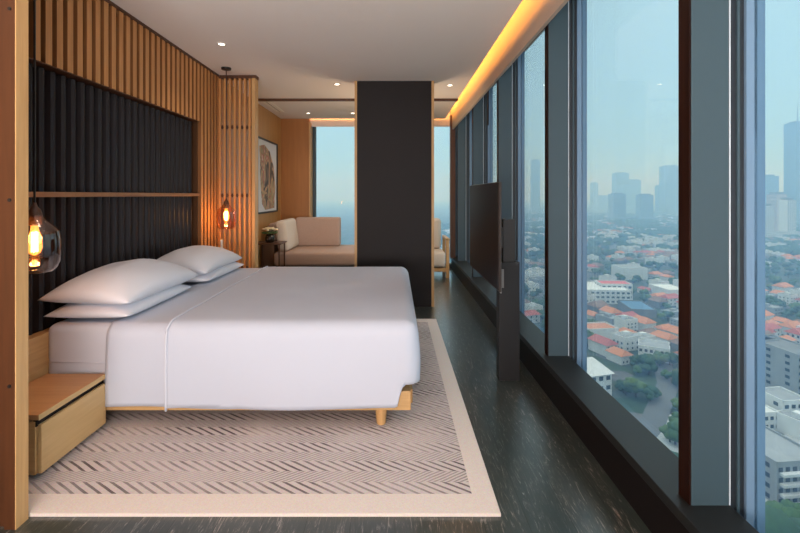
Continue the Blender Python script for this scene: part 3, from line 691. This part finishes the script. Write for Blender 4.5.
BARK = mat('bark', (0.08, 0.06, 0.045), 0.9)
ASPH = mat('asphalt', (0.11, 0.12, 0.13), 0.9, var=0.15, vscale=0.1)
CONC = mat('pale_concrete', (0.42, 0.44, 0.45), 0.9, var=0.2, vscale=0.08)
def tower_mat(name, a, b, sx, sz):
    m = bpy.data.materials.new(name); m.use_nodes = True; n, l = nodes(m); bs = n['Principled BSDF']; bs.inputs['Roughness'].default_value = 0.6
    tc = n.new('ShaderNodeTexCoord'); mp = n.new('ShaderNodeMapping'); mp.inputs['Rotation'].default_value = (R(90), 0, 0); l.new(tc.outputs['Object'], mp.inputs[0])
    br = n.new('ShaderNodeTexBrick'); br.offset = 0; br.inputs['Scale'].default_value = 1; br.inputs['Brick Width'].default_value = sx; br.inputs['Row Height'].default_value = sz
    br.inputs['Mortar Size'].default_value = sz * 0.22; br.inputs['Color1'].default_value = (*a, 1); br.inputs['Color2'].default_value = (*[x * .8 for x in a], 1); br.inputs['Mortar'].default_value = (*b, 1)
    l.new(mp.outputs[0], br.inputs[0]); l.new(br.outputs[0], bs.inputs['Base Color']); return m
TW1 = tower_mat('tower_blue', (0.10, 0.16, 0.22), (0.2, 0.26, 0.32), 6, 4)
TW2 = tower_mat('tower_white', (0.20, 0.22, 0.25), (0.62, 0.62, 0.60), 5, 3.6)
TW3 = tower_mat('tower_pink', (0.24, 0.22, 0.24), (0.60, 0.50, 0.46), 5, 3.6)

def house_mesh(kind, w, d, h, roofm):
    mb = MB(); mb.mi = 0; mb.box(-w / 2, w / 2, -d / 2, d / 2, 0, h)
    if kind == 'gable':
        e = 0.7; rh = 0.30 * d
        A = [(-w / 2 - e, -d / 2 - e, h), (w / 2 + e, -d / 2 - e, h), (w / 2 + e, d / 2 + e, h), (-w / 2 - e, d / 2 + e, h)]
        r0, r1 = (-w / 2 + d * 0.18, 0, h + rh), (w / 2 - d * 0.18, 0, h + rh)
        mb.mi = 1
        mb.face([A[0], A[1], r1, r0]); mb.face([A[2], A[3], r0, r1]); mb.face([A[1], A[2], r1]); mb.face([A[3], A[0], r0]); mb.face(A[::-1])
    else:
        mb.mi = 1; mb.box(-w / 2 + 0.3, w / 2 - 0.3, -d / 2 + 0.3, d / 2 - 0.3, h, h + 0.15)
        mb.mi = 0
        for b in ((-w / 2, w / 2, -d / 2, -d / 2 + .3), (-w / 2, w / 2, d / 2 - .3, d / 2), (-w / 2, -w / 2 + .3, -d / 2, d / 2), (w / 2 - .3, w / 2, -d / 2, d / 2)):
            mb.box(*b, h, h + 0.9)
        mb.box(-w * .1, w * .2, -d * .1, d * .2, h, h + 2.4)
    mb.mi = 2
    for f in range(int(h // 3)):
        for q in (-0.3, 0, 0.3):
            mb.box(w * q - .6, w * q + .6, -d / 2 - .05, -d / 2 + .05, f * 3 + 1, f * 3 + 2.3)
            mb.box(-w / 2 - .05, -w / 2 + .05, d * q - .6, d * q + .6, f * 3 + 1, f * 3 + 2.3)
    return mb
PROTO = []
for nm, kind, w, d, h, wm, rm, lab, grp in (
    ('house', 'gable', 13, 10, 5.5, WH, OR, 'small house under an orange tiled roof in the city below', 'orange roofed houses in the city below'),
    ('house', 'gable', 15, 9, 6, WH, RD, 'small house under a dark red tiled roof in the city below', 'red roofed houses in the city below'),
    ('house', 'gable', 12, 11, 5.5, GR, BN, 'small house under a brown tiled roof in the city below', 'brown roofed houses in the city below'),
    ('house', 'flat', 14, 11, 8, WH, LG, 'white flat roofed house in the city below', 'white flat roofed houses in the city below'),
    ('house', 'flat', 18, 12, 6, LG, LG, 'pale grey flat roofed house in the city below', 'pale grey flat roofed houses in the city below'),
    ('house', 'flat', 12, 12, 11, WH, GR, 'white block with a grey flat roof in the city below', 'white blocks with grey roofs in the city below')):
    o = house_mesh(kind, w, d, h, rm).build(nm, [wm, rm, DKW]); tag(o, lab, 'house', grp); o.location = (0, 0, -5000); PROTO.append(o)
def tree_mesh(seed, s=1.0):
    random.seed(seed); mb = MB(); mb.mi = 1; mb.tube([(0, 0, 0), (0.2, 0, 4 * s)], [0.5, 0.3], 6); mb.mi = 0
    for k in range(9):
        a = random.uniform(0, 6.28); r = random.uniform(0, 3.6) * s
        mb.ball((r * math.cos(a), r * math.sin(a), (4.5 + random.uniform(-.8, 2.6)) * s), random.uniform(1.8, 2.9) * s, 2, (1, 1, 0.8), 0.5, seed + k * 3.3)
    return mb
TREES = []
for k in range(3):
    o = tree_mesh(k + 2).build('tree', [GREENS[k], BARK], smooth=True)
    nm = ('deep green', 'mid green', 'pale green')[k]
    tag(o, '%s broad tree among the houses of the city below' % nm, 'tree', '%s trees in the city below' % nm); o.location = (0, 0, -5000); TREES.append(o)
used_p = set()
def place(pl, i, x, y, rz, s=1.0):
    o = pl[i]
    if (id(pl), i) in used_p:
        o = o.copy(); COL.objects.link(o)
    used_p.add((id(pl), i))
    o.location = (x, y, GZ); o.rotation_euler = (0, 0, rz); o.scale = (s, s, s * random.uniform(0.85, 1.15)); return o

HERO = []      # (x, y, radius) kept clear
def hero_box(name, label, cat, px0, px1, py, h, depth, wallm, roofm, rot=0.0, floors=0, cols=0, par=True, z=GZ):
    d = 460 * (CH - z) / (py - 195.0); xa, xb = atd(px0, d), atd(px1, d); cx = (xa + xb) / 2; w = xb - xa
    t = thing(name, label, cat, (cx, d, z)); t.rotation_euler = (0, 0, rot)
    HERO.append((cx, d + depth / 2, max(w, depth) / 2 + 6))
    def P(mb, nm, m):
        o = mb.build(nm, m); o.parent = t; return o
    P(MB().box(-w / 2, w / 2, 0, depth, 0, h), 'walls', wallm)
    mb = MB(); mb.box(-w / 2 + .4, w / 2 - .4, .4, depth - .4, h, h + 0.3); P(mb, 'roof', roofm)
    if par:
        mb = MB()
        for b in ((-w / 2, w / 2, 0, .4), (-w / 2, w / 2, depth - .4, depth), (-w / 2, -w / 2 + .4, 0, depth), (w / 2 - .4, w / 2, 0, depth)): mb.box(*b, h, h + 1.1)
        P(mb, 'parapet', wallm)
    for f in range(floors):
        fh = h / floors
        for c in range(cols):
            x = -w / 2 + w * (c + .5) / cols
            P(MB().box(x - w / cols * .28, x + w / cols * .28, -.12, .1, f * fh + fh * .35, f * fh + fh * .78), 'window', DKW)
        for c in range(max(2, cols // 2)):
            y = depth * (c + .5) / max(2, cols // 2)
            P(MB().box(-w / 2 - .12, -w / 2 + .1, y - 1.1, y + 1.1, f * fh + fh * .35, f * fh + fh * .78), 'window', DKW)
    return t, w, P
# right hand pane
t, w, P = hero_box('apartment_block', 'grey four storey apartment block with balconies nearest below the right pane', 'building', 774, 830, 505, 13.5, 22, LG, LG, 0.12, 4, 7)
for f in range(4): P(MB().box(-w / 2 + 1, w / 2 - 1, -1.6, 0, f * 3.37 + .2, f * 3.37 + 1.1), 'balcony', WH)
hero_box('villa', 'white three storey villa behind the grey apartment block', 'building', 782, 812, 428, 11, 14, WH, LG, 0.1, 3, 4)
hero_box('villa', 'smaller white villa left of the three storey villa', 'building', 763, 781, 431, 7, 12, WH, WH, 0.1, 2, 3)
hero_box('office_block', 'long pale grey slab building with steep side above the villas', 'building', 752, 783, 393, 26, 42, LG, GR, 0.25, 8, 8)
hero_box('office_block', 'pale grey block cut off by the right picture edge', 'building', 796, 832, 412, 26, 30, LG, GR, 0.1, 8, 6)
# middle pane
t, w, P = hero_box('white_villa', 'white villa with angular pale roof just above the window sill', 'building', 580, 615, 404, 14, 20, WH, WH, 0.3, 3, 4, par=False)
mb = MB(); mb.face([(-w/2 - 1, -1, 14), (w/2 + 1, -1, 14), (w/2 - 3, 10, 19), (-w/2 + 3, 10, 19)]); mb.face([(-w/2 - 1, 21, 14), (w/2 + 1, 21, 14), (w/2 - 3, 10, 19), (-w/2 + 3, 10, 19)])
mb.face([(w/2 + 1, -1, 14), (w/2 + 1, 21, 14), (w/2 - 3, 10, 19)]); mb.face([(-w/2 - 1, -1, 14), (-w/2 - 1, 21, 14), (-w/2 + 3, 10, 19)]); P(mb, 'pitched_roof', WH)
hero_box('school_building', 'long white building with a pink red roof in mid distance', 'building', 586, 630, 304, 12, 42, WH, WH, -0.1, 3, 9)
hero_box('school_wing', 'pink red roofed wing on the long white building', 'building', 602, 632, 300, 14.5, 20, WH, PK, -0.1, 3, 6)
hero_box('warehouse', 'white box shaped warehouse among the trees in mid distance', 'building', 624, 648, 280, 13, 30, WH, LG, 0.05)
hero_box('blue_hall', 'low hall with a dark blue roof below the white warehouse', 'building', 632, 656, 318, 6, 34, GR, BL, -0.15)
hero_box('white_hall', 'white hall near the right frame of the middle pane', 'building', 668, 690, 300, 9, 30, WH, WH, 0.1)
hero_box('terrace_row', 'long terrace under one orange tiled roof above the green trees', 'building', 588, 620, 340, 7, 16, WH, OR, 0.15)
hero_box('terrace_row', 'white terrace with dark windows left of the red roofs', 'building', 640, 668, 362, 8, 16, WH, LG, -0.5, 2, 6)
# towers on the horizon
def tower(label, px0, px1, ptop, dist, depth, m, crown=0):
    xa, xb = atd(px0, dist), atd(px1, dist); w = xb - xa; h = CH + (195 - ptop) / 460 * dist - GZ
    t = thing('tower', label, 'tower', ((xa + xb) / 2, dist, GZ))
    def P(mb, nm, mm): o = mb.build(nm, mm); o.parent = t; return o
    P(MB().box(-w / 2, w / 2, 0, depth, 0, h), 'shaft', m)
    P(MB().box(-w * .35, w * .35, depth * .15, depth * .85, h, h + 5), 'crown', GR)
    if crown: P(MB().tube([(0, depth / 2, h + 5), (0, depth / 2, h + 5 + crown)], [1.5, 0.5], 6), 'mast', GR)
    P(MB().box(-w * .8, w * .8, -8, depth * 1.1, 0, 16), 'podium', m)
tower('left of the two squat twin towers on the horizon', 613, 626, 194, 1750, 40, TW1)
tower('right of the two squat twin towers on the horizon', 641, 653.5, 195, 1750, 40, TW1)
tower('wide faint tower rising behind the left twin tower', 617, 629, 173, 2900, 70, TW1)
tower('faint lower tower standing between the twin towers', 629, 641, 180, 3000, 70, TW1)
tower('tall hazy tower beside the right frame of the middle pane', 666, 680, 166, 2300, 60, TW1)
tower('slim hazy tower just left of the tall right one', 658, 663, 186, 2400, 30, TW1)
tower('very faint tower at the left frame of the middle pane', 593, 598, 183, 3300, 50, TW1)
tower('low wide hazy block at the left of the middle pane', 599, 611, 196, 3200, 60, TW1)
tower('hazy tower seen through the narrow third pane', 533, 540, 160, 2700, 50, TW1)
tower('very tall dark tower cut by the right picture edge', 796.5, 812, 122, 1500, 50, TW1, 60)
tower('flat topped blue tower at the left of the right pane', 765, 779, 176, 1500, 60, TW1)
tower('white apartment tower at the left of the right pane', 765, 774, 206, 1020, 25, TW2)
tower('pinkish apartment tower in the middle of the right pane', 776, 787, 194, 1150, 30, TW3)
tower('pale apartment tower right of the pinkish one', 787.5, 796, 200, 1080, 25, TW2)
# street and yard
s = MB(); x0, y0 = at(640, 432); x1, y1 = at(655, 395)
def strip(pts, w, z):
    mb = MB(); P = [Vector((*at(a, b), z)) for a, b in pts]; L = []
    for i, p in enumerate(P):
        d = (P[min(i + 1, len(P) - 1)] - P[max(i - 1, 0)]).normalized(); nn = Vector((-d.y, d.x, 0)); L.append((p + nn * w / 2, p - nn * w / 2))
    for a, b in zip(L, L[1:]): mb.face([a[0], b[0], b[1], a[1]]); mb.face([a[1] - Vector((0, 0, .3)), b[1] - Vector((0, 0, .3)), b[0] - Vector((0, 0, .3)), a[0] - Vector((0, 0, .3))])
    return mb
S('city_street', strip([(610, 470), (652, 425), (668, 385), (655, 340), (700, 310), (820, 290)], 10, GZ + 0.4), ASPH)
S('city_yard', strip([(655, 470), (700, 432), (760, 405)], 30, GZ + 0.3), CONC)
S('city_plaza', strip([(755, 520), (790, 455), (810, 440)], 14, GZ + 0.35), CONC)

def blocked(x, y):
    for hx, hy, hr in HERO:
        if (x - hx) ** 2 + (y - hy) ** 2 < hr * hr: return True
    py = 195 + 460 * (CH - GZ) / y; px = 395 + 460 * x / y
    if 560 < px < 628 and py > 395: return True
    if 380 < py and abs(px - (652 - (py - 425) * 0.5)) < 7 and px < 690: return True
    return False
def green(px, py, x, y):
    g = noise.noise(Vector((x / 70, y / 70, 3.3))) * 0.5 + 0.20
    if py < 300: g += 0.08
    if px < 700:
        if 362 < py < 440: g += 0.6
        if 312 < py < 362 and px > 598: g -= 0.28
        if abs((px - 600) - (py - 262) * 1.05) < 9 and 250 < py < 330: g += 0.8
        if px < 600 and 325 < py < 400: g += 0.5
    elif px > 740:
        if py > 485: g += 0.7
        if 250 < py < 300: g += 0.1
    return g
def seen(t): return 0.27 < t < 0.345 or 0.39 < t < 0.64 or 0.76 < t < 0.93
random.seed(11)
cand = []
ang = 0.35
for i in range(-40, 190):
    for j in range(-60, 170):
        u, v = i * 17.5, j * 15.5
        x = u * math.cos(ang) - v * math.sin(ang) + random.uniform(-2.5, 2.5); y = u * math.sin(ang) + v * math.cos(ang) + random.uniform(-2.5, 2.5)
        if y < 125 or y > 2400: continue
        tn = x / y
        if tn < 0.02 or tn > 1.9 or (y > 1500 and not 0.2 < tn < 1.0): continue
        if i % 6 == 0: continue      # lanes
        cand.append((y, x, i, j))
cand.sort()
nh = nt = 0; farh = MB(); fv, ff = [], []
_t = bmesh.new(); bmesh.ops.create_icosphere(_t, subdivisions=2, radius=1); _t.verts.index_update()
icov = [v.co.copy() for v in _t.verts]; icof = [tuple(v.index for v in f.verts) for f in _t.faces]; _t.free()
for y, x, i, j in cand:
    if blocked(x, y): continue
    py = 195 + 460 * (CH - GZ) / y; px = 395 + 460 * x / y
    if green(px, py, x, y) > 0.27 + random.uniform(-.12, .12):
        for q in range(3 if y < 340 else 2 if y < 420 else 1):
            xx, yy_ = x + random.uniform(-7, 7), y + random.uniform(-7, 7)
            if nt < 290 and seen(x / y):
                place(TREES, random.choice((0, 0, 1, 1, 2)), xx, yy_, random.uniform(0, 6), random.uniform(0.6, 1.1)); nt += 1
            else:
                r_ = random.uniform(6, 9); b0 = len(fv)
                for q in icov:
                    k_ = 1 + 0.4 * noise.noise(q * 1.7 + Vector((xx, 2 * xx, 0))); fv.append((xx + q.x * r_ * k_, yy_ + q.y * r_ * k_, GZ + 5 + q.z * r_ * 0.75 * k_))
                ff.extend([tuple(b0 + z for z in f_) for f_ in icof])
    else:
        warm = noise.noise(Vector((x / 60 + 9, y / 60, 1))) + (0.45 if 318 < py < 375 else 0)
        k = random.choice((0, 0, 1, 2, 0)) if warm + random.uniform(-.3, .3) > 0.22 else random.choice((3, 3, 4, 5, 2, 4))
        rz = ang + random.choice((0, math.pi / 2))
        if nh < 290 and seen(x / y): place(PROTO, k, x, y, rz, random.uniform(0.8, 1.15)); nh += 1
        else:
            w, d, h = random.uniform(3.5, 8.5), random.uniform(3.5, 7), random.uniform(4, 9)
            M = Matrix.Translation((x, y, GZ)) @ Matrix.Rotation(rz, 4, 'Z')
            farh.mi = random.choice((0, 0, 0, 1, 1, 2, 3)) if y > 650 else 0
            farh.box(-w, w, -d, d, 0, h, M)
            if y <= 650:
                farh.mi = random.choice((1, 2, 2, 3)); rr_ = [M @ Vector(p) for p in ((-w - .6, -d - .6, h), (w + .6, -d - .6, h), (w + .6, d + .6, h), (-w - .6, d + .6, h), (-w + d, 0, h + d * .5), (w - d, 0, h + d * .5))]
                for q in ((0, 1, 5, 4), (2, 3, 4, 5), (1, 2, 5), (3, 0, 4)): farh.face([rr_[z] for z in q])
tag(farh.build('distant_houses', [WH, LG, OR, GR]), 'countless hazy houses spread towards the horizon', 'houses', kind='stuff')
_m = bpy.data.meshes.new('distant_trees'); _m.from_pydata(fv, [], ff); _m.materials.append(GREENS[0]); _m.polygons.foreach_set('use_smooth', [True] * len(_m.polygons))
_d = bpy.data.objects.new('distant_trees', _m); COL.objects.link(_d)
tag(_d, 'dark hazy tree crowns between the distant houses', 'trees', kind='stuff')

# ------------------------------------------------------------------ haze over the city
hz = bpy.data.materials.new('haze'); hz.use_nodes = True; n, l = nodes(hz); n.clear()
o_ = n.new('ShaderNodeOutputMaterial'); v_ = n.new('ShaderNodeVolumeScatter'); v_.inputs['Color'].default_value = (0.31, 0.56, 1.0, 1)
v_.inputs['Density'].default_value = 1 / 1150; v_.inputs['Anisotropy'].default_value = 0.0
l.new(v_.outputs[0], o_.inputs['Volume'])
for nm, b in (('city_haze', (6, 6500, -390, 8500, GZ - 1, 260)), ('lounge_side_haze', (-4500, 5.99, 14, 8500, GZ - 1, 260))):
    o = MB().box(*b).build(nm, hz); tag(o, 'pale blue haze hanging over the whole city', 'haze', kind='stuff')
